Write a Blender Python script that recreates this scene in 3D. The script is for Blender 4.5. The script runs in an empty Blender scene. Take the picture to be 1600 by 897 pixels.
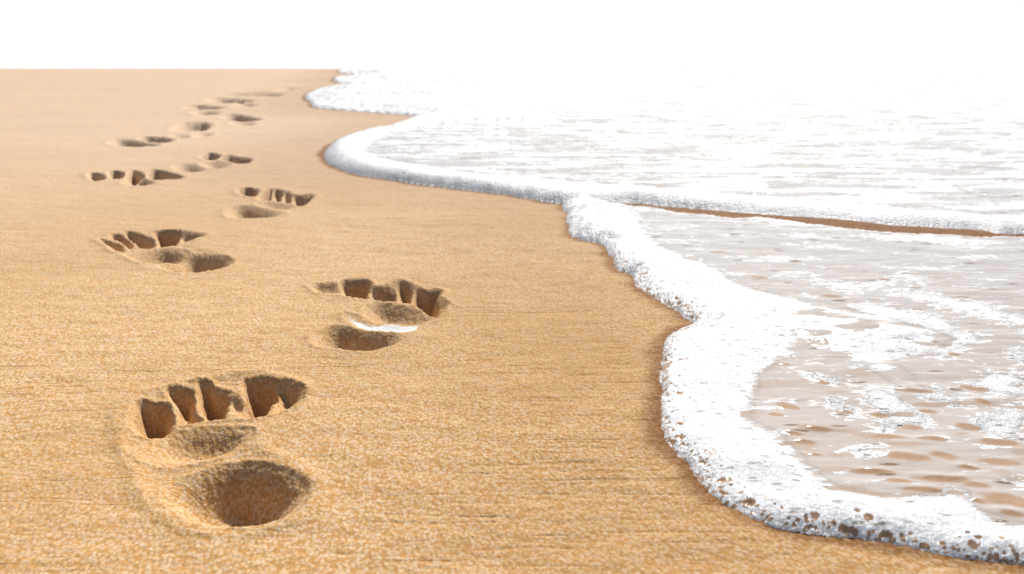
import bpy, math, random
import numpy as np
from mathutils import Vector
random.seed(7)
sc = bpy.context.scene
COL = sc.collection

# ------------------------------------------------------------------ camera geometry (photo is 1600 x 897)
F = 1550.0; CX, CY = 800.0, 448.5
CAMZ = 0.294
PITCH = math.atan((CY - 107.0) / F)                  # true horizon sits on row 107
SLOPE = math.atan((CY - 60.0) / F) - PITCH           # the beach climbs gently away from the water's lens
TS = math.tan(SLOPE)
fwd = np.array([0, math.cos(PITCH), -math.sin(PITCH)])
upv = np.array([0, math.sin(PITCH), math.cos(PITCH)])

def ground(u, v):
    """photo pixel -> (x, y) on the beach plane z = TS*y"""
    u = np.asarray(u, float); v = np.asarray(v, float)
    dx = (u - CX) / F; dy = -(v - CY) / F
    ry = fwd[1] + dy * upv[1]; rz = fwd[2] + dy * upv[2]
    t = CAMZ / (TS * ry - rz)
    return t * dx, t * ry

def depth(y):
    return y * fwd[1] + (TS * y - CAMZ) * fwd[2]

ZTOP, ZK = 0.2885, 0.012
def base_z(y):
    zp = y * TS
    return -ZK * np.logaddexp(-zp / ZK, -ZTOP / ZK)

# ------------------------------------------------------------------ noise
def _h(ix, iy, seed):
    a = (ix.astype(np.int64) * 374761393 + iy.astype(np.int64) * 668265263 + seed * 1442695041) & 0xffffffff
    a = ((a ^ (a >> 13)) * 1274126177) & 0xffffffff
    a = ((a ^ (a >> 16)) * 2246822519) & 0xffffffff
    return (a ^ (a >> 15)) & 0xffffffff
def rnd(ix, iy, seed): return _h(ix, iy, seed) / 4294967295.0
def perlin(x, y, seed=0):
    ix = np.floor(x); iy = np.floor(y); fx = x - ix; fy = y - iy
    ux = fx**3 * (fx * (fx * 6 - 15) + 10); uy = fy**3 * (fy * (fy * 6 - 15) + 10)
    def g(ox, oy):
        a = rnd(ix + ox, iy + oy, seed) * 2 * math.pi
        return np.cos(a) * (fx - ox) + np.sin(a) * (fy - oy)
    n = (g(0, 0) * (1 - ux) + g(1, 0) * ux) * (1 - uy) + (g(0, 1) * (1 - ux) + g(1, 1) * ux) * uy
    return n * 1.4
def fbm(x, y, seed=0, oct=4, gain=.5):
    s = 0; a = 1
    for k in range(oct):
        s = s + a * perlin(x * 2**k, y * 2**k, seed + 17 * k); a *= gain
    return s
def worley(x, y, seed=0):
    ix = np.floor(x); iy = np.floor(y)
    f1 = np.full(x.shape, 9.); idv = np.zeros(x.shape)
    for ox in (-1, 0, 1):
        for oy in (-1, 0, 1):
            px = ix + ox + rnd(ix + ox, iy + oy, seed); py = iy + oy + rnd(ix + ox, iy + oy, seed + 5)
            d = np.hypot(px - x, py - y); m = d < f1
            f1 = np.where(m, d, f1); idv = np.where(m, rnd(ix + ox, iy + oy, seed + 9), idv)
    return f1, idv
def ss(a, b, x):
    t = np.clip((x - a) / (b - a), 0, 1); return t * t * (3 - 2 * t)

# ------------------------------------------------------------------ outlines
def catmull(pts, n=4, closed=False):
    P = [np.array(p, float) for p in pts]; out = []
    m = len(P)
    rng = range(m) if closed else range(m - 1)
    for i in rng:
        if closed: p0, p1, p2, p3 = P[i - 1], P[i], P[(i + 1) % m], P[(i + 2) % m]
        else: p0, p1, p2, p3 = P[max(i - 1, 0)], P[i], P[i + 1], P[min(i + 2, m - 1)]
        for k in range(n):
            t = k / n
            out.append(.5 * ((2 * p1) + (-p0 + p2) * t + (2 * p0 - 5 * p1 + 4 * p2 - p3) * t * t + (-p0 + 3 * p1 - 3 * p2 + p3) * t**3))
    if not closed: out.append(P[-1])
    return out
def to_ground(pts):
    a = np.array(pts, float); x, y = ground(a[:, 0], a[:, 1]); return np.stack([x, y], 1)
def sdf(poly, X, Y):
    """signed distance, positive inside, poly (n,2) metres"""
    sh = X.shape; X = X.ravel(); Y = Y.ravel(); d = np.full(X.shape, 1e18); ins = np.zeros(X.shape, bool)
    n = len(poly)
    for i in range(n):
        ax, ay = poly[i]; bx, by = poly[(i + 1) % n]
        ex, ey = bx - ax, by - ay; L = ex * ex + ey * ey
        if L < 1e-14: continue
        wx = X - ax; wy = Y - ay
        t = np.clip((wx * ex + wy * ey) / L, 0, 1)
        d = np.minimum(d, (wx - t * ex)**2 + (wy - t * ey)**2)
        if ay != by:
            c = ((ay > Y) != (by > Y)) & (X < (bx - ax) * (Y - ay) / (by - ay) + ax); ins ^= c
    d = np.sqrt(d); return np.where(ins, d, -d).reshape(sh)
def dist_line(poly, X, Y):
    sh = X.shape; X = X.ravel(); Y = Y.ravel(); d = np.full(X.shape, 1e18)
    for i in range(len(poly) - 1):
        ax, ay = poly[i]; bx, by = poly[i + 1]; ex, ey = bx - ax, by - ay; L = ex * ex + ey * ey
        if L < 1e-14: continue
        wx = X - ax; wy = Y - ay; t = np.clip((wx * ex + wy * ey) / L, 0, 1)
        d = np.minimum(d, (wx - t * ex)**2 + (wy - t * ey)**2)
    return np.sqrt(d).reshape(sh)

def _ups(c, k, shp):
    """bilinear upsample of the k-strided coarse array to shp"""
    r = np.minimum(np.arange(shp[0]) / k, c.shape[0] - 1); q = np.minimum(np.arange(shp[1]) / k, c.shape[1] - 1)
    r0 = np.floor(r).astype(int); r1 = np.minimum(r0 + 1, c.shape[0] - 1); fr_ = (r - r0)[:, None]
    q0 = np.floor(q).astype(int); q1 = np.minimum(q0 + 1, c.shape[1] - 1); fq = (q - q0)[None, :]
    return (c[r0][:, q0] * (1 - fq) + c[r0][:, q1] * fq) * (1 - fr_) + (c[r1][:, q0] * (1 - fq) + c[r1][:, q1] * fq) * fr_
def fastd(fn, poly, X, Y, band=.10, k=6):
    """exact near the outline, interpolated from a coarse grid elsewhere"""
    c = fn(poly, X[::k, ::k], Y[::k, ::k]); d = _ups(c, k, X.shape)
    m = np.abs(d) < band * np.maximum(Y, .5)
    d[m] = fn(poly, X[m], Y[m]); return d

# ------------------------------------------------------------------ the common grid (fine where the beach is near)
STEP = 1.25
v_rows = np.concatenate([np.arange(935, 112, -STEP), [111.5, 111]])
_, y_rows = ground(np.full(v_rows.shape, CX), v_rows)
y_near = [-3, -1.6, -.8, -.3, 0, .15, .25, .31, .35, .38, .40]
y_near = [q for q in y_near if q < y_rows[0] - .004]
last = y_rows[-1]; y_far = []
q = last; st = y_rows[-1] - y_rows[-2]
while q < 4000:
    st *= 1.12; q += st; y_far.append(q)
YR = np.concatenate([y_near, y_rows, y_far])
t_in = np.arange(-60, 1661, STEP)
t_mid = []
s = STEP; q = 1660
while q < 60000:
    s *= 1.018 if q < 2800 else 1.15; q += s; t_mid.append(q)
t_mid = np.array(t_mid)
US = np.concatenate([(1600 - t_mid)[::-1], t_in, t_mid])
TX = (US - CX) / F
d0 = depth(.40)
W = np.where(YR > .40, depth(YR), d0)
GX = TX[None, :] * W[:, None]
GY = np.repeat(YR[:, None], len(TX), 1)
NR, NC = GX.shape
PIX = W[:, None] / F * np.ones_like(GX)              # metres per photo pixel, across
GB = base_z(GY)
print('grid', GX.shape)
fine = (GY < 12) & (GY > .33) & (np.abs(TX)[None, :] < 1.25)
fr = np.where((YR > .33) & (YR < 12))[0]; fc = np.where(np.abs(TX) < 1.25)[0]
SUB = (slice(fr[0], fr[-1] + 1), slice(fc[0], fc[-1] + 1))

def grid_normals(Z):
    P = np.stack([GX, GY, Z], -1)
    du = np.empty_like(P); dv = np.empty_like(P)
    du[:, 1:-1] = P[:, 2:] - P[:, :-2]; du[:, 0] = P[:, 1] - P[:, 0]; du[:, -1] = P[:, -1] - P[:, -2]
    dv[1:-1] = P[2:] - P[:-2]; dv[0] = P[1] - P[0]; dv[-1] = P[-1] - P[-2]
    n = np.cross(du, dv); n /= np.linalg.norm(n, axis=-1, keepdims=True) + 1e-20
    return n

def mesh_from_faces(name, Z, N, fmask, mat, attrs={}, origin=(0, 0, 0), parent=None, XY=None):
    """fmask: (NR-1, NC-1) bool -> one mesh holding those cells of the grid"""
    r, c = np.nonzero(fmask)
    if len(r) == 0: return None
    a = r * NC + c
    quads = np.stack([a, a + 1, a + NC + 1, a + NC], 1)
    used, inv = np.unique(quads, return_inverse=True); quads = inv.reshape(quads.shape)
    xx, yy_ = XY if XY is not None else (GX, GY)
    co = np.stack([xx.ravel()[used], yy_.ravel()[used], Z.ravel()[used]], 1) - np.array(origin)
    me = bpy.data.meshes.new(name)
    me.vertices.add(len(co)); me.vertices.foreach_set('co', co.astype(np.float32).ravel())
    nf = len(quads)
    me.loops.add(nf * 4); me.loops.foreach_set('vertex_index', quads.astype(np.int32).ravel())
    me.polygons.add(nf); me.polygons.foreach_set('loop_start', np.arange(0, nf * 4, 4, dtype=np.int32))
    me.update(calc_edges=True)
    for k, arr in attrs.items():
        at = me.attributes.new(k, 'FLOAT', 'POINT'); at.data.foreach_set('value', arr.ravel()[used].astype(np.float32))
    me.polygons.foreach_set('use_smooth', np.ones(nf, bool))
    me.materials.append(mat)
    me.normals_split_custom_set_from_vertices(N.reshape(-1, 3)[used].astype(np.float32))
    o = bpy.data.objects.new(name, me); COL.objects.link(o)
    if parent: o.parent = parent
    return o

# ------------------------------------------------------------------ materials
def new_mat(name):
    m = bpy.data.materials.new(name); m.use_nodes = True; nt = m.node_tree; nt.nodes.clear()
    out = nt.nodes.new('ShaderNodeOutputMaterial'); return m, nt, out
class NB:
    def __init__(s, nt): s.nt = nt
    def n(s, t, **k):
        x = s.nt.nodes.new(t)
        for a, b in k.items(): setattr(x, a, b)
        return x
    def link(s, a, b): s.nt.links.new(a, b)
    def val(s, sock, v):
        if hasattr(v, 'node'): s.link(v, sock)
        else: sock.default_value = v
    def math(s, op, a, b=0., c=0., clamp=False):
        x = s.n('ShaderNodeMath', operation=op, use_clamp=clamp)
        s.val(x.inputs[0], a); s.val(x.inputs[1], b); s.val(x.inputs[2], c); return x.outputs[0]
    def rng(s, x_, a, b, c=0., d=1., smooth=True):
        x = s.n('ShaderNodeMapRange'); x.interpolation_type = 'SMOOTHSTEP' if smooth else 'LINEAR'
        s.val(x.inputs[0], x_)
        for i, q in enumerate((a, b, c, d)): x.inputs[i + 1].default_value = q
        return x.outputs[0]
    def mix(s, f, a, b):
        x = s.n('ShaderNodeMix', data_type='RGBA'); s.val(x.inputs[0], f)
        for sock, v in ((x.inputs[6], a), (x.inputs[7], b)):
            if hasattr(v, 'node'): s.link(v, sock)
            else: sock.default_value = (*v, 1)
        return x.outputs[2]
    def pos(s, scale=(1, 1, 1)):
        g = s.n('ShaderNodeNewGeometry'); m = s.n('ShaderNodeVectorMath', operation='MULTIPLY')
        s.link(g.outputs['Position'], m.inputs[0]); m.inputs[1].default_value = scale; return m.outputs[0]
    def noise(s, vec, scale, detail=3., rough=.5, dist=0.):
        x = s.n('ShaderNodeTexNoise'); s.link(vec, x.inputs['Vector'])
        x.inputs['Scale'].default_value = scale; x.inputs['Detail'].default_value = detail
        x.inputs['Roughness'].default_value = rough; x.inputs['Distortion'].default_value = dist
        return x.outputs['Fac']
    def voro(s, vec, scale, feature='F1', rand=1.):
        x = s.n('ShaderNodeTexVoronoi', feature=feature); s.link(vec, x.inputs['Vector'])
        x.inputs['Scale'].default_value = scale; x.inputs['Randomness'].default_value = rand; return x
    def attr(s, name):
        x = s.n('ShaderNodeAttribute'); x.attribute_name = name; return x.outputs['Fac']
    def bump(s, h, dist, strength=1., normal=None):
        x = s.n('ShaderNodeBump'); s.link(h, x.inputs['Height']); x.inputs['Distance'].default_value = dist
        x.inputs['Strength'].default_value = strength
        if normal is not None: s.link(normal, x.inputs['Normal'])
        return x.outputs[0]

def sand_material():
    m, nt, out = new_mat('wet_grained_sand'); b = NB(nt)
    p = b.pos()
    warp = b.n('ShaderNodeTexNoise'); b.link(p, warp.inputs['Vector']); warp.inputs['Scale'].default_value = 260
    wv = b.n('ShaderNodeVectorMath', operation='SCALE'); b.link(warp.outputs['Color'], wv.inputs[0]); wv.inputs['Scale'].default_value = .0022
    pw = b.n('ShaderNodeVectorMath', operation='ADD'); b.link(p, pw.inputs[0]); b.link(wv.outputs[0], pw.inputs[1]); pw = pw.outputs[0]
    sq = b.n('ShaderNodeVectorMath', operation='MULTIPLY'); b.link(pw, sq.inputs[0]); sq.inputs[1].default_value = (1, .55, 1)
    v1 = b.voro(sq.outputs[0], 430); v2 = b.voro(pw, 800)
    clump = b.noise(p, 190, 3, .6)
    mid = b.noise(p, 45, 4, .55)
    big = b.noise(b.pos((1, .7, 1)), 2.2, 3, .5)
    sep = b.n('ShaderNodeSeparateColor'); b.link(v1.outputs['Color'], sep.inputs[0])
    sep2 = b.n('ShaderNodeSeparateColor'); b.link(v2.outputs['Color'], sep2.inputs[0])
    # gaps between grains
    gap = b.rng(b.math('ADD', v1.outputs['Distance'], b.math('MULTIPLY', b.math('SUBTRACT', clump, .5), 1.0)), .30, .74)
    light = b.mix(sep.outputs[0], (.77, .53, .34), (.72, .51, .26))
    light = b.mix(b.rng(sep2.outputs[1], .75, 1.), light, (.86, .72, .56))
    dark = b.mix(sep2.outputs[0], (.56, .25, .06), (.58, .31, .07))
    col = b.mix(b.math('MULTIPLY', gap, .80), light, dark)
    # long fine creases
    st = b.noise(b.pos((9, 150, 9)), 1., 3, .55, .4)
    st2 = b.noise(b.pos((2.4, 3.4, 1)), 1.3, 2, .5)
    crease = b.math('MULTIPLY', b.rng(st, .59, .68), b.rng(st2, .42, .62))
    col = b.mix(b.math('MULTIPLY', crease, .5), col, (.34, .15, .035))
    col = b.mix(b.rng(mid, .45, .75, 0, .35), col, (.50, .27, .09))
    # dry / damp zones across the beach
    col = b.mix(b.rng(big, .38, .66, 0, .5), col, (.56, .32, .13))
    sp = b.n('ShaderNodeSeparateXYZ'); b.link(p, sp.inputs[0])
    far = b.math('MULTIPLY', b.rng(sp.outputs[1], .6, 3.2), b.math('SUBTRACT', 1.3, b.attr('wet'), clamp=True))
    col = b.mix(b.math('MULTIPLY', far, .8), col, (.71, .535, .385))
    wet = b.attr('wet')
    wn = b.math('MULTIPLY', wet, b.rng(clump, .2, .8, .75, 1.15), clamp=True)
    dk = b.n('ShaderNodeMix', data_type='RGBA', blend_type='MULTIPLY'); b.link(wn, dk.inputs[0]); b.link(col, dk.inputs[6])
    dk.inputs[7].default_value = (.34, .235, .15, 1); col = dk.outputs[2]
    lit = b.attr('arch_light'); rf = b.rng(b.math('ADD', lit, b.math('MULTIPLY', b.math('SUBTRACT', clump, .5), .5)), .25, .75)
    col = b.mix(rf, col, (.88, .86, .82))  # sunlit slope of the arch, painted white into the sand colour
    # dark single specks
    vs = b.voro(p, 34); spk = b.rng(vs.outputs['Distance'], .025, .04, 1, 0)
    col = b.mix(b.math('MULTIPLY', spk, .8), col, (.10, .06, .03))
    bs = b.n('ShaderNodeBsdfPrincipled'); b.link(col, bs.inputs['Base Color'])
    b.link(b.rng(wn, 0, 1, .9, .8), bs.inputs['Roughness']); bs.inputs['Specular IOR Level'].default_value = .06
    h = b.math('MULTIPLY', v1.outputs['Distance'], -1.)
    h = b.math('ADD', h, b.math('MULTIPLY', clump, 1.1))
    h = b.math('SUBTRACT', h, b.math('MULTIPLY', crease, 1.2))
    n1 = b.bump(h, .0009, .5)
    b.link(n1, bs.inputs['Normal']); b.link(bs.outputs[0], out.inputs[0])
    return m

def swash_material():
    m, nt, out = new_mat('foamy_swash'); b = NB(nt)
    p = b.pos()
    foam = b.attr('foam'); bot = b.attr('bottom'); milk_glare = b.attr('milk_glare')
    lace = b.noise(b.pos((1, 1.3, 1)), 260, 3, .6)
    rag = b.noise(b.pos((1, 1., 1)), 60, 4, .6)
    f = b.math('ADD', foam, b.math('ADD', b.math('MULTIPLY', b.math('SUBTRACT', lace, .5), .5), b.math('MULTIPLY', b.math('SUBTRACT', rag, .5), .5)))
    vl = b.voro(b.pos((.55, 1.5, 1)), 170); vl2 = b.voro(b.pos((.5, 1.5, 1)), 60)
    f = b.math('ADD', f, b.math('MULTIPLY', b.math('SUBTRACT', vl.outputs['Distance'], .42), .55))
    f = b.math('ADD', f, b.math('MULTIPLY', b.math('SUBTRACT', vl2.outputs['Distance'], .42), .42))
    fac = b.rng(f, .44, .58)
    # clear / milky water, with glare painted in as whiter colour
    wcol = b.mix(milk_glare, (.54, .455, .385), (.70, .68, .66))
    sandy = b.mix(b.noise(p, 300, 2), (.42, .26, .15), (.52, .34, .21))
    wcol = b.mix(bot, wcol, sandy)
    vk = b.voro(b.pos((.45, 1.5, 1)), 58); sk = b.n('ShaderNodeSeparateColor'); b.link(vk.outputs['Color'], sk.inputs[0])
    bubble_shadow = b.math('MULTIPLY', b.rng(vk.outputs['Distance'], .17, .27, 1, 0), b.rng(sk.outputs[0], .55, .6))  # shadows of small bubbles, painted as dark dots in water and foam
    bubble_shadow = b.math('MULTIPLY', bubble_shadow, b.rng(milk_glare, .75, 1., .9, .5))
    wcol = b.mix(bubble_shadow, wcol, (.20, .12, .07))
    rip = b.math('ADD', b.noise(b.pos((16, 40, 16)), 1., 3, .5, .6), b.math('MULTIPLY', b.noise(b.pos((60, 150, 60)), 1., 2, .5), .25))
    wn = b.bump(rip, .003, .5)
    w = b.n('ShaderNodeBsdfPrincipled'); b.link(wcol, w.inputs['Base Color']); w.inputs['Roughness'].default_value = .07
    w.inputs['IOR'].default_value = 1.33; w.subsurface_method = 'BURLEY'; w.inputs['Subsurface Weight'].default_value = .6; w.inputs['Subsurface Radius'].default_value = (1, 1, 1); w.inputs['Subsurface Scale'].default_value = .012; b.link(wn, w.inputs['Normal'])
    # foam of small bubbles
    vb = b.voro(p, 620); vb2 = b.voro(p, 240); vb3 = b.voro(b.pos((.6, 1.4, 1)), 110)
    s3 = b.n('ShaderNodeSeparateColor'); b.link(vb3.outputs['Color'], s3.inputs[0])
    s2 = b.n('ShaderNodeSeparateColor'); b.link(vb2.outputs['Color'], s2.inputs[0])
    pore = b.math('MULTIPLY', b.rng(vb3.outputs['Distance'], .16, .28, 1, 0), b.rng(s3.outputs[0], .48, .54))
    pore2 = b.math('MULTIPLY', b.rng(vb2.outputs['Distance'], .18, .32, 1, 0), b.rng(s2.outputs[0], .80, .86))
    pp = b.math('MAXIMUM', b.math('MAXIMUM', pore, b.math('MULTIPLY', pore2, .8)), b.math('MULTIPLY', bubble_shadow, .35))
    fcol = b.mix(b.math('MULTIPLY', pp, b.rng(foam, .6, 1.2, .9, .7)), (.88, .89, .90), (.25, .19, .14))
    hb = b.math('ADD', b.math('MULTIPLY', vb.outputs['Distance'], -.6), b.math('MULTIPLY', vb2.outputs['Distance'], -1.))
    hb = b.math('SUBTRACT', hb, b.math('MULTIPLY', pp, 1.5))
    fn = b.bump(hb, .0016, .8)
    fb = b.n('ShaderNodeBsdfPrincipled'); b.link(fcol, fb.inputs['Base Color']); fb.inputs['Roughness'].default_value = .45
    fb.inputs['Specular IOR Level'].default_value = .4
    fb.subsurface_method = 'BURLEY'; fb.inputs['Subsurface Weight'].default_value = 1.; fb.inputs['Subsurface Radius'].default_value = (1, 1, 1); fb.inputs['Subsurface Scale'].default_value = .028
    b.link(fn, fb.inputs['Normal'])
    mx = b.n('ShaderNodeMixShader'); b.link(fac, mx.inputs[0]); b.link(w.outputs[0], mx.inputs[1]); tl = b.n('ShaderNodeBsdfTranslucent'); tl.inputs[0].default_value = (.9, .92, .94, 1); b.link(fn, tl.inputs[1]); m2 = b.n('ShaderNodeMixShader'); m2.inputs[0].default_value = .15; b.link(fb.outputs[0], m2.inputs[1]); b.link(tl.outputs[0], m2.inputs[2])
    b.link(m2.outputs[0], mx.inputs[2])
    b.link(mx.outputs[0], out.inputs[0])
    return m

SAND = sand_material(); SWASH = swash_material()

# ------------------------------------------------------------------ footprints, traced rim by rim
# (kind, depth m, wall width m, outline in photo pixels)
T, B, H, A = 'toe_impression', 'ball_impression', 'heel_impression', 'arch_impression'
FP = []
FP.append(dict(label='largest and nearest footprint, wide heel hollow and five deep toe pits', hull=[(205,628),(300,598),(400,584),(474,605),(455,645),(402,676),(405,708),(470,738),(492,775),(462,806),(390,828),(310,824),(248,792),(212,722),(198,670)], hd=.0045, pits=[
 (T,.017,.006,[(217,631),(240,628),(267,631),(272,660),(247,678),(209,669)]),
 (T,.016,.005,[(265,608),(298,607),(303,626),(307,638),(320,650),(295,656),(283,658),(276,650),(279,629),(271,618)]),
 (T,.021,.006,[(314,597),(338,605),(357,611),(355,632),(357,645),(345,650),(323,649),(312,635)]),
 (T,.010,.005,[(359,613),(373,616),(382,626),(372,641),(360,643)]),
 (T,.022,.007,[(382,594),(407,590),(429,594),(435,606),(425,622),(417,641),(389,647),(376,644),(378,629),(385,616)]),
 (T,.011,.007,[(431,596),(451,597),(471,607),(467,622),(452,636),(420,641),(426,622)]),
 (B,.012,.016,[(241,694),(251,683),(279,672),(320,665),(357,663),(387,666),(389,679),(370,696),(351,706),(310,714),(264,722),(226,716),(226,707)]),
 (H,.021,.018,[(260,776),(270,757),(296,742),(330,730),(362,722),(395,722),(426,730),(453,741),(474,760),(473,779),(459,797),(429,811),(389,819),(345,820),(304,811),(282,798),(268,788)])]))
FP.append(dict(label='footprint with a scalloped toe row and a white highlight painted in its arch', pits=[
 (T,.006,.006,[(487,447),(499,444),(522,444),(531,451),(535,460),(520,458),(499,457)]),
 (T,.024,.006,[(535,440),(554,439),(571,439),(577,447),(574,462),(577,468),(560,464),(542,462),(538,453)]),
 (T,.022,.007,[(578,450),(598,450),(610,446),(618,441),(621,455),(619,470),(605,471),(592,469),(582,462)]),
 (T,.020,.008,[(620,440),(633,442),(642,446),(647,455),(646,467),(642,474),(622,471),(621,455)]),
 (T,.024,.008,[(647,448),(656,453),(670,455),(686,453),(684,465),(690,475),(690,486),(681,494),(668,488),(655,479),(646,473)]),
 (T,.010,.006,[(684,466),(690,469),(700,476),(694,480),(691,487),(686,490)]),
 (B,.011,.014,[(574,481),(585,474),(603,476),(629,481),(656,487),(674,492),(681,497),(661,503),(638,505),(612,500),(585,501),(571,496)]),
 (A,.007,.012,[(540,490),(575,498),(600,499),(640,503),(656,507),(640,515),(600,514),(560,509)]),
 (H,.018,.014,[(491,526),(510,513),(531,508),(549,512),(574,517),(603,521),(628,519),(642,516),(628,528),(613,536),(595,541),(574,546),(553,546),(531,543),(497,538)])]))
FP.append(dict(label='footprint with slanting finger-like small toes and a heel hollow at right', hull=[(158,372),(215,362),(300,360),(318,368),(300,385),(340,392),(364,406),(350,420),(290,427),(240,418),(195,400)], hd=.005, pits=[
 (T,.012,.007,[(156,375),(170,375),(183,377),(192,379),(196,385),(201,392),(190,393),(178,391),(174,384)]),
 (T,.017,.007,[(175,368),(190,367),(200,368),(207,373),(209,381),(205,388),(200,388),(195,380),(189,374)]),
 (T,.024,.008,[(197,364),(215,365),(233,369),(243,373),(242,380),(233,385),(219,384),(213,378),(209,371)]),
 (T,.026,.009,[(244,363),(260,361),(278,361),(280,368),(274,380),(260,382),(247,383),(246,373)]),
 (T,.012,.010,[(281,363),(297,364),(319,367),(305,371),(284,376),(277,379)]),
 (B,.015,.018,[(200,398),(215,394),(233,389),(257,386),(278,388),(293,394),(288,403),(260,406),(230,409),(216,407)]),
 (H,.022,.018,[(288,398),(309,395),(327,397),(345,400),(360,407),(354,414),(339,419),(317,423),(293,424),(275,423),(263,417),(252,413),(272,407)])]))
FP.append(dict(label='footprint with a comb-like dark toe row, nearest on the seaward side of the beach middle', pits=[
 (T,.026,.012,[(374,297),(390,294),(402,297),(401,306),(390,307),(378,303)]),
 (T,.026,.011,[(406,306),(413,300),(424,296),(425,312),(407,313)]),
 (T,.026,.011,[(427,297),(440,299),(441,314),(428,312)]),
 (T,.024,.011,[(443,300),(455,305),(456,317),(443,315)]),
 (T,.024,.012,[(458,307),(470,308),(488,306),(482,315),(472,322),(459,318)]),
 (B,.012,.02,[(402,319),(425,316),(448,319),(464,323),(448,328),(425,325)]),
 (H,.024,.022,[(358,331),(367,322),(390,324),(413,330),(440,334),(425,339),(390,340),(362,339)])]))
FP.append(dict(label='broken footprint at far left, a row of four dark toe notches', pits=[
 (T,.026,.014,[(141,272),(158,273),(162,280),(148,282)]),
 (T,.024,.014,[(172,270),(190,269),(191,278),(178,280)]),
 (T,.026,.016,[(198,277),(207,267),(225,275),(212,281),(200,281)]),
 (T,.028,.016,[(233,271),(245,267),(262,270),(285,276),(274,280),(239,280)]),
 (H,.022,.02,[(194,287),(216,279),(238,287)])]))
FP.append(dict(label='slanted footprint beside the broken one, short dark toes towards the sea', pits=[
 (T,.028,.016,[(316,244),(329,239),(342,243),(335,249),(323,249)]),
 (T,.028,.018,[(345,247),(361,243),(370,247),(391,248),(384,255),(373,255),(361,252)]),
 (B,.016,.03,[(315,255),(332,251),(357,258),(332,261)]),
 (H,.024,.03,[(274,261),(288,256),(309,260),(322,264),(286,266)])]))
FP.append(dict(label='shallow long footprint, leftmost of the small distant ones', pits=[
 (T,.026,.03,[(216,217),(235,214),(268,217),(262,222),(240,222)]),
 (H,.024,.03,[(173,223),(190,218),(220,222),(247,227),(216,230),(187,228)])]))
FP.append(dict(label='churned distant footprint of stacked dark hollows', pits=[
 (T,.028,.04,[(268,201),(286,192),(330,192),(315,204),(274,203)]),
 (B,.022,.04,[(303,213),(315,207),(329,208),(318,213)]),
 (H,.022,.04,[(270,213),(282,210),(295,213),(283,216)])]))
FP.append(dict(label='darkest distant footprint, just seaward of the churned one', pits=[
 (T,.034,.04,[(348,183),(367,179),(408,185),(390,189),(367,188)]),
 (H,.026,.04,[(364,193),(380,190),(397,193),(380,196)])]))
FP.append(dict(label='thin distant footprint behind the darkest one, two parallel bars', pits=[
 (T,.034,.05,[(289,169),(309,165),(353,168),(332,172)]),
 (H,.028,.05,[(302,176),(320,173),(344,177),(320,180)])]))
FP.append(dict(label='faint distant footprint of a long bar with a short bar below it', pits=[
 (T,.034,.06,[(322,157),(346,153),(400,157),(361,161)]),
 (H,.03,.06,[(366,165),(380,161),(401,163),(385,167)])]))
FP.append(dict(label='very faint thin footprint near the top of the trail', pits=[
 (T,.034,.08,[(341,149),(380,145),(437,145),(436,150),(407,151)])]))
FP.append(dict(label='farthest footprint of the trail, a faint smudge below the horizon', pits=[
 (T,.034,.10,[(426,142),(445,137),(464,138),(445,142)])]))
for f in FP:
    for i, (k, d, w, pl) in enumerate(f['pits']):
        f['pits'][i] = (k, d, w, to_ground(catmull(pl, 3, True)))
    if f.get('hull'): f['hull'] = to_ground(catmull(f['hull'], 3, True))

# ------------------------------------------------------------------ water and foam outlines
far_front_px = [(531,109),(528,112),(533,115),(560,117.5),(530,120),(521,125),(528,130),(556,133),(520,136),(495,141),(478,149),(477,155),(486,161),(490,168),(520,171.5),(560,174.5),(620,179),(663,183)]
lobe2_front_px = [(664,185),(640,190),(610,200),(560,211),(530,220),(512,231),(505,243),(512,256),(530,265),(560,274),(620,284),(700,294),(760,302),(830,312),(880,319),(955,318),(1000,319),(1085,326),(1203,335),(1297,341),(1381,352),(1466,357),(1530,360),(1562,365),(1620,366),(1750,375),(2100,400)]
near_front_px = [(880,318),(881,327),(889,333),(886,342),(891,352),(890,362),(895,370),(912,376),(932,380),(945,386),(949,397),(958,404),(960,416),(968,425),(982,429),(989,437),(995,449),(1010,461),(1027,467),(1040,476),(1056,484),(1070,496),(1083,504),(1076,510),(1058,517),(1043,528),(1036,541),(1034,560),(1030,580),(1029,598),(1034,612),(1030,624),(1027,645),(1029,668),(1037,690),(1055,711),(1075,729),(1090,750),(1105,772),(1122,783),(1150,798),(1190,816),(1230,828),(1290,836),(1350,843),(1400,852),(1450,862),(1520,874),(1600,883),(1800,918),(2200,985),(2600,1040)]
near_back_px = [(1700,372),(1600,372),(1555,373),(1530,373),(1487,369),(1424,367),(1360,363),(1309,356),(1254,350),(1191,342),(1148,342.5),(1100,337),(1051,332.5),(1020,325),(985,322.5),(955,317),(935,307),(908,303),(890,308)]
def wpt(u, y): return [(u - CX) / F * float(depth(y)), y]
far_poly = np.concatenate([np.array([wpt(530, 5000.), wpt(530, 300.), wpt(530, 40.), wpt(529, 16.)]),
    to_ground(catmull(far_front_px, 4)), to_ground(catmull(lobe2_front_px, 4)), np.array([[3.2, 3.0], [60., 3.0], [60000., 3.0], [60000., 5000.]])])
near_poly = np.concatenate([to_ground(catmull(near_front_px, 4)), np.array([[1.3, .20], [30., -4.], [30., 3.4], [3.2, 3.15]]), to_ground(catmull(near_back_px, 4))])
near_line = to_ground(catmull(near_front_px, 4)); lobe2_line = to_ground(catmull(lobe2_front_px, 4)); far_line = to_ground(catmull(far_front_px, 4))
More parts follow.
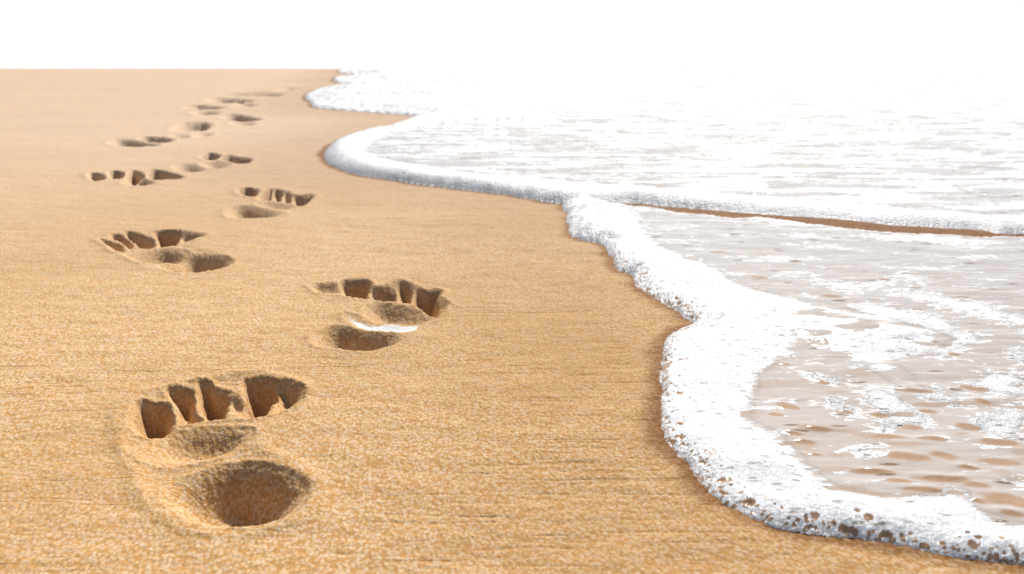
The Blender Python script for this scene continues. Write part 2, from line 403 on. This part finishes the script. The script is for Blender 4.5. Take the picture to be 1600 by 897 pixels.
near_inner_px = [(2600,985),(2200,930),(1800,872),(1600,829),(1525,808),(1504,784),(1487,772),(1441,784),(1378,786),(1336,776),(1294,766),(1252,728),(1235,710),(1212,688),(1180,672),(1163,645),(1174,612),(1192,577),(1225,562),(1260,556),(1320,563),(1378,592),(1430,618),(1425,596),(1385,570),(1440,556),(1470,530),(1400,508),(1290,482),(1200,464),(1140,442),(1115,424),(1060,402),(1020,382),(1000,354),(985,334),(962,322),(935,309),(908,303),(890,308)]
near_solid_px = near_front_px[:-1] + near_inner_px
lobe2_inner_px = [(2100,372),(1750,352),(1600,347),(1530,342),(1424,334),(1297,323),(1170,312),(1060,304),(1000,300),(900,293),(830,287),(760,280),(700,272),(640,262),(590,250),(572,237),(590,222),(625,210),(680,200),(740,196),(860,196),(865,186),(760,176),(700,178)]
lobe2_solid_px = lobe2_front_px[:-1] + lobe2_inner_px
near_inner = to_ground(catmull(near_inner_px, 3)); lobe2_inner = to_ground(catmull(lobe2_inner_px, 3))
near_solid = to_ground(catmull(near_solid_px, 3, True)); lobe2_solid = to_ground(catmull(lobe2_solid_px, 3, True))
patches_px = [[(1390,600),(1440,605),(1480,622),(1515,640),(1480,641),(1430,622),(1400,612)],
 [(1345,620),(1380,612),(1420,640),(1450,660),(1440,672),(1400,668),(1385,690),(1370,680),(1372,655),(1355,640)],
 [(1500,610),(1550,588),(1605,600),(1605,625),(1560,622)], [(1540,655),(1570,640),(1600,632),(1605,665),(1590,690),(1570,700),(1545,684),(1515,668)],
 [(1430,548),(1490,522),(1535,532),(1505,550),(1470,562)], [(1380,458),(1480,468),(1560,488),(1605,503),(1605,520),(1500,492)],
 [(1246,590),(1290,594),(1330,602),(1300,606)], [(1285,628),(1320,634),(1345,660),(1310,648)], [(1315,708),(1345,706),(1385,716),(1330,716)],
 [(1570,560),(1605,545),(1605,575)], [(1330,480),(1430,490),(1500,520),(1430,525),(1370,510)], [(1270,440),(1330,446),(1400,440),(1330,462)],
 [(1590,770),(1610,745),(1610,775)], [(1400,430),(1450,440),(1420,446)], [(1160,340),(1220,338),(1290,354),(1220,352)], [(1330,372),(1450,372),(1560,384),(1450,382)]]
patches = [to_ground(catmull(p, 3, True)) for p in patches_px]
brown = [(1386,690,30,4),(1459,695,28,3),(1560,700,35,6),(1420,722,40,7),(1474,720,22,6),(1562,730,34,6),(1513,739,17,3),(1364,745,38,4),(1403,760,26,4),(1475,757,50,5),(1526,767,20,6),(1575,790,45,12),(1443,774,34,4),(1423,675,19,4),(1512,674,22,6),(1374,655,18,4),(1580,812,22,5),(1527,791,9,4),(1535,635,14,3.5),(1523,613,22,5),(1430,618,35,3),(1227,641,20,5),(1212,655,12,3),(1273,677,25,4),(1239,685,18,3),(1256,697,20,4),(1269,718,20,2.5),(1222,575,14,2),(1283,604,14,2.5),(1450,650,16,3),(1320,650,14,2.5),(1300,468,18,2),(1185,438,14,2),(1382,442,9,2),(1244,413,9,1.5),(1120,398,14,1.5),(1490,560,9,2)]

# ================================================================== SAND
X, Y = GX[SUB], GY[SUB]; PX = PIX[SUB]
wob = .35 * PX * fbm(X / (PX.mean(1, keepdims=True) * 14), Y / (PX.mean(1, keepdims=True) * 30), 3, 2)
nx = X + .0022 * fbm(X / .012, Y / .012, 11, 3); ny = Y + .0030 * fbm(X / .012, Y / .012, 12, 3)
z = .0016 * fbm(X / .25, Y / .20, 21, 3) * ss(.3, .8, Y) + .0008 * fbm(X / .05, Y / .03, 22, 3)
fade = ss(2.2, .9, Y) if False else 1 - ss(.9, 2.2, Y)
w1, wid = worley(X / .003, Y / .0052, 31)
z = z + fade * .00035 * (1 - np.clip(w1, 0, 1)) + fade * .00035 * fbm(X / .006, Y / .006, 33, 2) * .6
# crease relief
cr = ss(.30, .55, fbm(X / .10, Y / .0065, 41, 2)) * ss(-.1, .3, perlin(X / .35, Y / .25, 43))
z = z - .0005 * cr * fade
# long soft swales on the far beach
z = z + .004 * ss(1.5, 4, Y) * fbm(X / 1.2, Y / .5, 47, 2)
def boxf(a, r, ax):
    if r < 1: return a
    n = a.shape[ax]; r = min(int(r), n // 2 - 1)
    if r < 1: return a
    pad = [(0, 0), (0, 0)]; pad[ax] = (r + 1, r); c = np.cumsum(np.pad(a, pad, mode='edge'), axis=ax)
    i = [slice(None)] * 2; j = [slice(None)] * 2; i[ax] = slice(2 * r + 1, None); j[ax] = slice(0, -2 * r - 1)
    return (c[tuple(i)] - c[tuple(j)]) / (2 * r + 1)
def blur(a, rad, S):
    """soften a grid field by about rad metres"""
    rx = round(rad / float(PX[S].mean()) / STEP); ry = round(rad / float(np.abs(np.diff(Y[S][:, 0])).mean()))
    for _ in range(3): a = boxf(boxf(a, rx, 1), ry, 0)
    return a
depthmap = np.zeros_like(X); pid = np.full(X.shape, -1); fid = np.full(X.shape, -1); best = np.full(X.shape, -1e9)
lumps = fbm(X / .008, Y / .008, 51, 3)
for fi, f in enumerate(FP):
    allp = np.concatenate([p[3] for p in f['pits']])
    mg = .05 + .02 * np.sqrt(allp[:, 1].max())
    box = (X > allp[:, 0].min() - mg) & (X < allp[:, 0].max() + mg) & (Y > allp[:, 1].min() - mg) & (Y < allp[:, 1].max() + mg)
    if not box.any(): print('empty', fi); continue
    r = np.where(box.any(1))[0]; c = np.where(box.any(0))[0]; S = (slice(r[0], r[-1] + 1), slice(c[0], c[-1] + 1))
    x, y = nx[S], ny[S]; xs_ = X[S] + .35 * (x - X[S]); ys_ = Y[S] + .35 * (y - Y[S])
    near = fi < 4
    dd = np.zeros_like(x); dt = np.zeros_like(x); scf = max(1., float(allp[:, 1].mean()))
    dmin = np.full(x.shape, -1e9); pk = np.full(x.shape, -1)
    for pi, (k, dep, w, poly) in enumerate(f['pits']):
        soft = k != T
        sd = sdf(poly, xs_ if soft else x, ys_ if soft else y)
        W_ = {T: 1.6, B: 1.3, H: 1.45, A: 1.2}[k] * w
        if fi > 3: W_ = w
        prof = ss(-.002 * scf, W_, sd)
        # sharp lip in front, settled floor
        dep_l = dep * (1.15 if k == T else 1.1) * (1 + (.6 if k == T else .55) * np.clip((y - poly[:, 1].mean()) / (np.ptp(poly[:, 1]) / 2), -1, 1) * (fi < 5)) * (1.25 if fi > 3 else 1) * (1 + .09 * lumps[S])
        if soft: dd = np.maximum(dd, 1.15 * dep_l * prof)
        else: dt = np.sqrt(dt**2 + (1.15 * dep_l * prof)**2)
        m = sd > dmin; dmin = np.where(m, sd, dmin); pk = np.where(m, pi, pk)
    dd = np.maximum(blur(dd, .0060 * scf**.5, S), blur(dt, .0016 * scf**.5, S))
    hd = np.zeros_like(x); hs = None
    if f.get('hull') is not None:
        hs = sdf(f['hull'], X[S] + .003 * fbm(X[S] / .03, Y[S] / .03, 61, 2), Y[S])
        hd = .7 * f['hd'] * ss(-.004, .02, hs)
        ridge = (.0014 if fi == 0 else 0) * np.exp(-((hs + .006) / .006)**2)
    else:
        ridge = 0
    sc_ = max(1., float(allp[:, 1].mean()))
    rimh = .0013 * min(sc_, 1.2) * np.exp(-((dmin + .005 * sc_) / (.004 * sc_))**2) * (1 - ss(-.005 * sc_, 0, dmin))
    tot = -(np.maximum(dd, 0) + hd * (1 - .4 * ss(0, .004, dd))) + ridge * (1 - ss(-.006, 0, dmin)) + rimh * (1 + .5 * lumps[S])
    depthmap[S] += tot
    marg = -.0015 * sc_
    inside = dmin > marg
    if hs is not None: inside |= hs > -.004
    arch = hs is not None
    fid[S] = np.where(inside, fi, fid[S])
    code = pk.copy()
    if arch: code = np.where(dmin > marg, pk, 99)
    pid[S] = np.where(inside, code, pid[S])
pitrough = ss(.001, .006, -depthmap) * .0006 * fbm(X / .0045, Y / .0045, 71, 3) * np.minimum(1 + Y * .3, 2)
z = z + depthmap + pitrough
GZ = GB.copy()
zs = GZ[SUB] + z; GZ[SUB] = zs
# wet sand near the foam
wet = np.zeros_like(GX)
dn = fastd(sdf, near_poly, X, Y); df = fastd(sdf, far_poly, X, Y)
dl = np.minimum(fastd(dist_line, near_line, X, Y), fastd(dist_line, lobe2_line, X, Y))
dl = np.minimum(dl, fastd(dist_line, far_line, X, Y))
wn_ = fbm(X / .06, Y / .06, 81, 3)
ww = .018 + .002 * Y
wet_s = .68 * (1 - ss(0, 1, dl / ww + .35 * wn_)) +   .24 * (1 - ss(0, .5, dl + .06 * wn_))
wet_s = np.where((dn > 0) | (df > 0), 1., wet_s)
gap_zone = ss(930, 990, US[fc][None, :] + 0 * X) * (Y > 1.45) * (Y < 2.6)
wet_s = np.maximum(wet_s, gap_zone)
wet[SUB] = np.clip(wet_s, 0, 1)
lit_poly = to_ground(catmull([(538,493),(560,497),(585,501),(612,501),(640,504),(655,508),(642,515),(606,515.5),(578,512),(553,505)], 4, True))  # outline of the lit arch strip that is painted white

rb = (X > lit_poly[:, 0].min() - .03) & (X < lit_poly[:, 0].max() + .03) & (Y > lit_poly[:, 1].min() - .03) & (Y < lit_poly[:, 1].max() + .03)
rs = np.full(X.shape, -1.); rs[rb] = sdf(lit_poly, X[rb] + .002 * fbm(X[rb] / .01, Y[rb] / .01, 91, 3), Y[rb] + .003 * fbm(X[rb] / .012, Y[rb] / .01, 92, 3))
tlen = np.clip((X - lit_poly[:, 0].min()) / (lit_poly[:, 0].max() - lit_poly[:, 0].min()), 0, 1)
arch_light = np.zeros_like(GX); arch_light[SUB] = ss(-.004, .006, rs) * (.55 + .45 * ss(.1, .45, tlen))
NS = grid_normals(GZ)

def cells(vmask):
    return vmask[:-1, :-1]
fidG = np.full(GX.shape, -1); fidG[SUB] = fid; pidG = np.full(GX.shape, -1); pidG[SUB] = pid
fm = cells(fidG).copy(); lit_cells = cells(arch_light) > .5; fm[lit_cells] = 500
sand = mesh_from_faces('sand', GZ, NS, fm < 0, SAND, {'wet': wet, 'arch_light': arch_light}); sand['kind'] = 'structure'
o = mesh_from_faces('arch_highlight', GZ, NS, lit_cells, SAND, {'wet': wet, 'arch_light': arch_light})
o['label'] = 'small white highlight painted on the sand in the arch of a footprint'; o['category'] = 'foam'
GROUP = 'bare footprints trailing up the beach'
for fi, f in enumerate(FP):
    m = fm == fi
    if not m.any(): print('no faces', fi); continue
    allp = np.concatenate([p[3] for p in f['pits']]); cxy = allp.mean(0)
    org = (float(cxy[0]), float(cxy[1]), float(base_z(cxy[1])))
    parts = [(p[0], pidG[:-1, :-1] == i) for i, p in enumerate(f['pits'])] + [(A, pidG[:-1, :-1] == 99)]
    parts = [(k, q & m) for k, q in parts if (q & m).any()]
    if len(parts) == 1:
        root = mesh_from_faces('footprint', GZ, NS, m, SAND, {'wet': wet, 'arch_light': arch_light}, org); root.location = org
    else:
        root = bpy.data.objects.new('footprint', None); COL.objects.link(root); root.location = org; root.empty_display_size = .05
        for k, q in parts: mesh_from_faces(k, GZ, NS, q, SAND, {'wet': wet, 'arch_light': arch_light}, org, root)
    root['label'] = f['label']; root['category'] = 'footprint'; root['group'] = GROUP

# ================================================================== WATER AND FOAM
def swash(names, poly, solid, inner_l, front_l, z0, near):
    """names: water name; returns height grid + masks and builds its pieces"""
    x, y = X, Y
    sz = np.clip(Y, .5, 5)
    edge_n = (1. if near else .45) * (.0016 * sz * fbm(x / .012 / sz, y / .012 / sz, 101, 3) + .0035 * sz * fbm(x / .05 / sz, y / .05 / sz, 103, 2) * .6)
    if near: ec, ei = worley(x / .0042, y / .0048, 105); edge_n = edge_n + .0016 * (ei - .3) * (ec < .5)
    sd = fastd(sdf, poly, x, y) + edge_n
    # foam lip runs along the seaward front only
    qx = x + .006 * sz * fbm(x / .03, y / .02, 107, 2); qy = y + .010 * sz * fbm(x / .04, y / .02, 109, 2)
    ins_ = (fastd(sdf, solid, qx, qy) > 0) | (fastd(dist_line, front_l, x, y) < .012 * sz)
    ds = np.where(ins_, 1., -1.) * fastd(dist_line, inner_l, qx, qy)
    if near:
        Hh = .0036 + .008 * ss(.85, 1.5, y); inner = .035 + .02 * ss(.8, 1.6, y); lw = .026 + .012 * ss(.8, 1.5, y)
    else:
        Hh = (.012 - .005 * ss(.10, .3, x / depth(y))) + .012 * ss(2.2, 5, y); inner = .06 + .05 * ss(2, 4, y); lw = .044 + .03 * ss(2, 5, y)
    thick = ss(0, 1, ds / inner)
    lump = fbm(x / .045, y / .04, 111, 3); lump2 = fbm(x / .014, y / .012, 113, 3)
    cell, cid = worley(x / (.03 if near else .08) + .25 * lump, y / (.03 if near else .07) + .25 * lump, 115)
    puffy = ss(.85, 1.2, y) * (1 - ss(1.9, 2.3, y)) if near else 1.
    la = 1. if near else .2
    hf = thick * Hh * (1 + .34 * la * lump + .05 * la * lump2 - .35 * la * puffy * np.clip(cell - .25, 0, 1))
    if near: hf = hf + .0035 * thick * fbm(x / .14, y / .12, 161, 2)
    rip = fbm(x / .09, y / .035, 121, 3) * .0011 + np.abs(perlin(x / .045, y / .02, 123)) * -.0009 + .0009
    if not near: rip = rip * (1 + .6 * y)
    bot = np.zeros_like(x)
    if near:
        for (bu, bv, ru, rv) in brown:  # weaker reflection on camera-facing ripple slopes, painted in as sandy bottom colour
            c = to_ground([(bu, bv), (bu + ru, bv), (bu, bv - rv), (bu, bv + rv)])
            rx = c[1, 0] - c[0, 0]; ryy = (c[2, 1] - c[3, 1]) / 2
            ex = (x - c[0, 0]) / rx; ey = (y - c[0, 1]) / ryy + .35 * np.sin(ex * 1.5)
            rr = np.sqrt(ex**2 + ey**2) + .25 * lump2
            bot = np.maximum(bot, 1 - ss(.6, 1.15, rr))
            rip = rip + .0010 * np.exp(-(ex**2 + (ey - .9)**2) * 1.2)
        bot = np.maximum(bot, .45 * ss(.25, .6, fbm(x / .05, y / .02, 127, 2)) * (1 - ss(.75, 1.1, y)))
    body = z0 + rip + hf
    lip = np.clip(sd, 0, None)
    # rounded lip: quarter ellipse from the sand up
    q = np.clip(lip / lw, 0, 1); round_ = np.clip(1 - (1 - q)**2, 0, 1)**.85
    thin = np.clip(lip / (.003 * sz), 0, 1)
    k = ss(-.01, .01, ds)
    prof = round_ * k + np.sqrt(thin) * (1 - k)
    h = body * prof - .0008 * (1 - prof)
    # foam coverage
    foam = .5 + np.clip(ds / (.034 * sz), -1, 1) * 1.0
    patch_n = fbm(x / .10, y / .045, 131, 4)
    if near:
        pm = np.full(x.shape, -.3)
        for p in patches:
            s_ = fastd(sdf, p, x + .006 * lump2, y + .012 * lump2, .03); pm = np.maximum(pm, .46 + np.clip(s_ / .012, -1, 1) * .32)
        veil = .5 + .95 * (patch_n - .72) - .2 * (1 - ss(.8, 1.0, y))
        foam = np.maximum(foam, np.maximum(pm, np.clip(veil, -.3, .8)))
        tq = x / np.maximum(depth(y), .1); arm = ss(.24, .31, tq) * ss(.74, .82, y) * (1 - ss(1.3, 1.45, y))
        foam = foam - 1.5 * arm * ss(-.05, .5, fbm(x / .08, y / .035, 171, 3)) * (ds > -.01)
        foam = np.where(bot > .4, foam - .5 * (ds < .005), foam)
        milk_glare = np.clip(.20 + .5 * ss(.8, 1.8, y) + .25 * patch_n, 0, 1)
    else:
        veil = .45 + .5 * (fbm(x / .26, y / .05, 151, 3) - .15) + .08 * ss(3., 6, y)
        foam = np.maximum(foam, np.clip(veil, -.3, 1.))
        tt = (x / np.maximum(depth(y), .1))
        milk_glare = np.clip(.62 + .12 * ss(.1, .45, tt) + .15 * patch_n + .2 * ss(2.5, 6, y), 0, 1)  # whiter outward and to the right: reflected sun glare painted into the water
        # open streaks where the ripples show
        stz = ss(.30, .62, fbm(x / .20, y / .05, 137, 2))
        foam = foam - .55 * stz * (1 - ss(-.02, .05, ds)) ; milk_glare = milk_glare - .35 * stz
        # distant lobe is all foam
        far1 = ss(3.5, 4.2, y) * (1 - ss(.0, .22, tt)); foam = np.maximum(foam, .75 * far1 + .35 * far1 * fbm(x / .5, y / .5, 149, 2))
        h = h + far1 * np.clip(sd / .2, 0, 1) * (.014 + .018 * fbm(x / .45, y / .6, 139, 2))
    # cavities of burst bubbles near the lip
    hole = np.zeros_like(x, bool)
    if near:
        ps = .0085
        c1, i1 = worley(x / ps, y / ps * .9, 141)
        rad = .12 + .30 * i1**3
        dens = (1 - ss(.004, .030, sd)) * ss(.0005, .0015, sd) * ss(-.5, .6, lump + .3)
        alive = (rnd(np.floor(i1 * 1e4), np.floor(i1 * 7e3), 5) < dens * .9)
        h1 = alive & (c1 < rad)
        ps2 = .0042
        c2, i2 = worley(x / ps2, y / ps2, 143)
        dens2 = (1 - ss(.003, .016, sd)) * ss(.0003, .001, sd)
        h2 = (rnd(np.floor(i2 * 1e4), np.floor(i2 * 7e3), 6) < dens2 * .8) & (c2 < .20 + .22 * i2)
        c3, i3 = worley(x / .017, y / .015, 155)
        r3 = .16 + .12 * i3
        h3 = (c3 < r3) & (i3 > .7) & (sd > .003) & (sd < .020)
        h = h - np.where(h3, .0009 * (1 - (c3 / r3)**2), 0)
        win = (h1 | h2 | h3) & (y < 1.35)
        h = h - np.where(h1, .0006 * np.clip(1 - (c1 / np.maximum(rad, .01))**2, 0, 1), 0)
        foam = np.where(win, -1., foam); bot = np.where(win, 1., bot)
        dim = alive * np.exp(-((c1 / np.maximum(rad, .01))**2) * .6) * .45
        h = h * (1 - .25 * dim * (prof > .2))
        # bubble domes
        bd, bi = worley(x / .0033, y / .0033, 145)
        h = h + .0007 * np.sqrt(np.clip(1 - (bd / .6)**2, 0, 1)) * ss(0, .01, ds) * (1 - ss(1.2, 1.6, y)) * (1 - ss(.01, .035, sd))
        pd, pi_ = worley(x / .016, y / .012, 147)
        pit = (pi_ > .72) * np.clip(1 - pd / .25, 0, 1)
        h = h - .0016 * pit * thick
    Z = GB.copy() + z0; Z[SUB] = GB[SUB] + h
    def full(a, out_val):
        g = np.full(GX.shape, float(out_val)); g[SUB] = a; return g
    sdG = fastd(sdf, poly, GX, GY, .0, 3); sdG[SUB] = sd
    ins = sdG > 0
    cellmask = ins[:-1, :-1] | ins[1:, :-1] | ins[:-1, 1:] | ins[1:, 1:]
    # pull the outer ring of vertices onto the outline so the edge is clean
    gx = np.gradient(sdG, axis=1) / np.gradient(GX, axis=1)
    gy = (np.gradient(sdG, axis=0) - gx * np.gradient(GX, axis=0)) / np.gradient(GY, axis=0)
    g2 = np.maximum(gx**2 + gy**2, .25)
    stepx = -sdG * gx / g2; stepy = -sdG * gy / g2
    lim = 1.6 * np.gradient(GY, axis=0); ln = np.hypot(stepx, stepy) + 1e-12; sc2 = np.minimum(1, lim / ln)
    mv = (~ins) & (GY < 12)
    XX = np.where(mv, GX + stepx * sc2, GX); YY = np.where(mv, GY + stepy * sc2, GY)
    foamG = full(foam, -.1 if near else .2); botG = full(bot, 0); milk_glareG = full(milk_glare, .85 if not near else .4)
    return Z, grid_normals(Z), cellmask, {'foam': foamG, 'bottom': botG, 'milk_glare': milk_glareG}, full(ds, -1), sdG, (XX, YY)

Zn, Nn, cn, an, dsn, sdn, XYn = swash('shallow_water', near_poly, near_solid, near_inner, near_line, .0030, True)
rimm = cells(dsn) > -.004
thin = (cells(an['foam']) > .56) & ~rimm
o = mesh_from_faces('shallow_water', Zn, Nn, cn & ~rimm & ~thin, SWASH, an, XY=XYn); o['kind'] = 'structure'
o = mesh_from_faces('thin_foam', Zn, Nn, cn & thin, SWASH, an, XY=XYn); o['kind'] = 'stuff'; o['label'] = 'lacy white foam patches drifting on the shallow beige water'; o['category'] = 'foam'
o = mesh_from_faces('foam_edge', Zn, Nn, cn & rimm, SWASH, an, XY=XYn)
o['label'] = 'thick bubbly white foam edge of the nearest wave, curling down to the lower right'; o['category'] = 'foam'; o['group'] = 'foam edges of the waves'

Zf, Nf, cf, af, dsf, sdf_, XYf = swash('sea_water', far_poly, lobe2_solid, lobe2_inner, lobe2_line, .0060, False)
rim2 = cells(dsf) > -.01
yy = cells(GY)
rim1 = (yy > 3.4) & (cells(sdf_) < .5) & (yy < 12) & ~rim2 & (cells(GX) < .2)
o = mesh_from_faces('sea_water', Zf, Nf, cf & ~rim2 & ~rim1, SWASH, af, XY=XYf); o['kind'] = 'structure'
o = mesh_from_faces('foam_edge', Zf, Nf, cf & rim2, SWASH, af, XY=XYf)
o['label'] = 'long smooth white foam edge of the middle wave, bare wet sand under its right half'; o['category'] = 'foam'; o['group'] = 'foam edges of the waves'
o = mesh_from_faces('foam_edge', Zf, Nf, cf & rim1, SWASH, af, XY=XYf)
if o: o['label'] = 'small far foam tongue reaching onto the sand near the horizon'; o['category'] = 'foam'; o['group'] = 'foam edges of the waves'

# ------------------------------------------------------------------ light
SUN_EL, SUN_AZ = math.radians(40), math.radians(14)      # azimuth from straight ahead (+Y) towards the right (+X)
sd_ = Vector((math.sin(SUN_AZ) * math.cos(SUN_EL), math.cos(SUN_AZ) * math.cos(SUN_EL), math.sin(SUN_EL)))
L = bpy.data.lights.new('sun', 'SUN'); L.energy = 4.0; L.angle = math.radians(6); L.color = (1, .96, .90)
lo = bpy.data.objects.new('sun', L); COL.objects.link(lo); lo.rotation_euler = sd_.to_track_quat('Z', 'Y').to_euler()
wd = bpy.data.worlds.new('World'); sc.world = wd; wd.use_nodes = True; nt = wd.node_tree
sky = nt.nodes.new('ShaderNodeTexSky'); sky.sky_type = 'NISHITA'; sky.sun_disc = False
sky.sun_elevation = SUN_EL; sky.sun_rotation = SUN_AZ; sky.air_density = 1.0; sky.dust_density = 1.5; sky.ozone_density = 1.0
bg = nt.nodes['Background']; bg.inputs[1].default_value = .055
b = NB(nt); tc = b.n('ShaderNodeTexCoord'); sx = b.n('ShaderNodeSeparateXYZ'); b.link(tc.outputs['Generated'], sx.inputs[0])
haze = b.rng(sx.outputs[2], -.02, .28, 1, 0)             # bright white sea mist low in the sky
mist = b.mix(b.rng(sx.outputs[1], -.4, .6), (4., 4., 4.), (15.2, 15.2, 15.2))   # brighter on the sun's side
skyc = b.mix(haze, sky.outputs[0], mist); b.link(skyc, bg.inputs[0])

cam = bpy.data.cameras.new('camera'); co = bpy.data.objects.new('camera', cam); COL.objects.link(co)
co.location = (0, 0, CAMZ); co.rotation_euler = (math.pi / 2 - PITCH, 0, 0)
cam.sensor_width = 36; cam.lens = F / 1600 * 36; cam.clip_start = .01; cam.clip_end = 100000
cam.dof.use_dof = True; cam.dof.focus_distance = .85; cam.dof.aperture_fstop = 13
sc.camera = co
sc.view_settings.view_transform = 'Standard'; sc.view_settings.look = 'None'; sc.view_settings.gamma = 1
sc.view_settings.exposure = .42
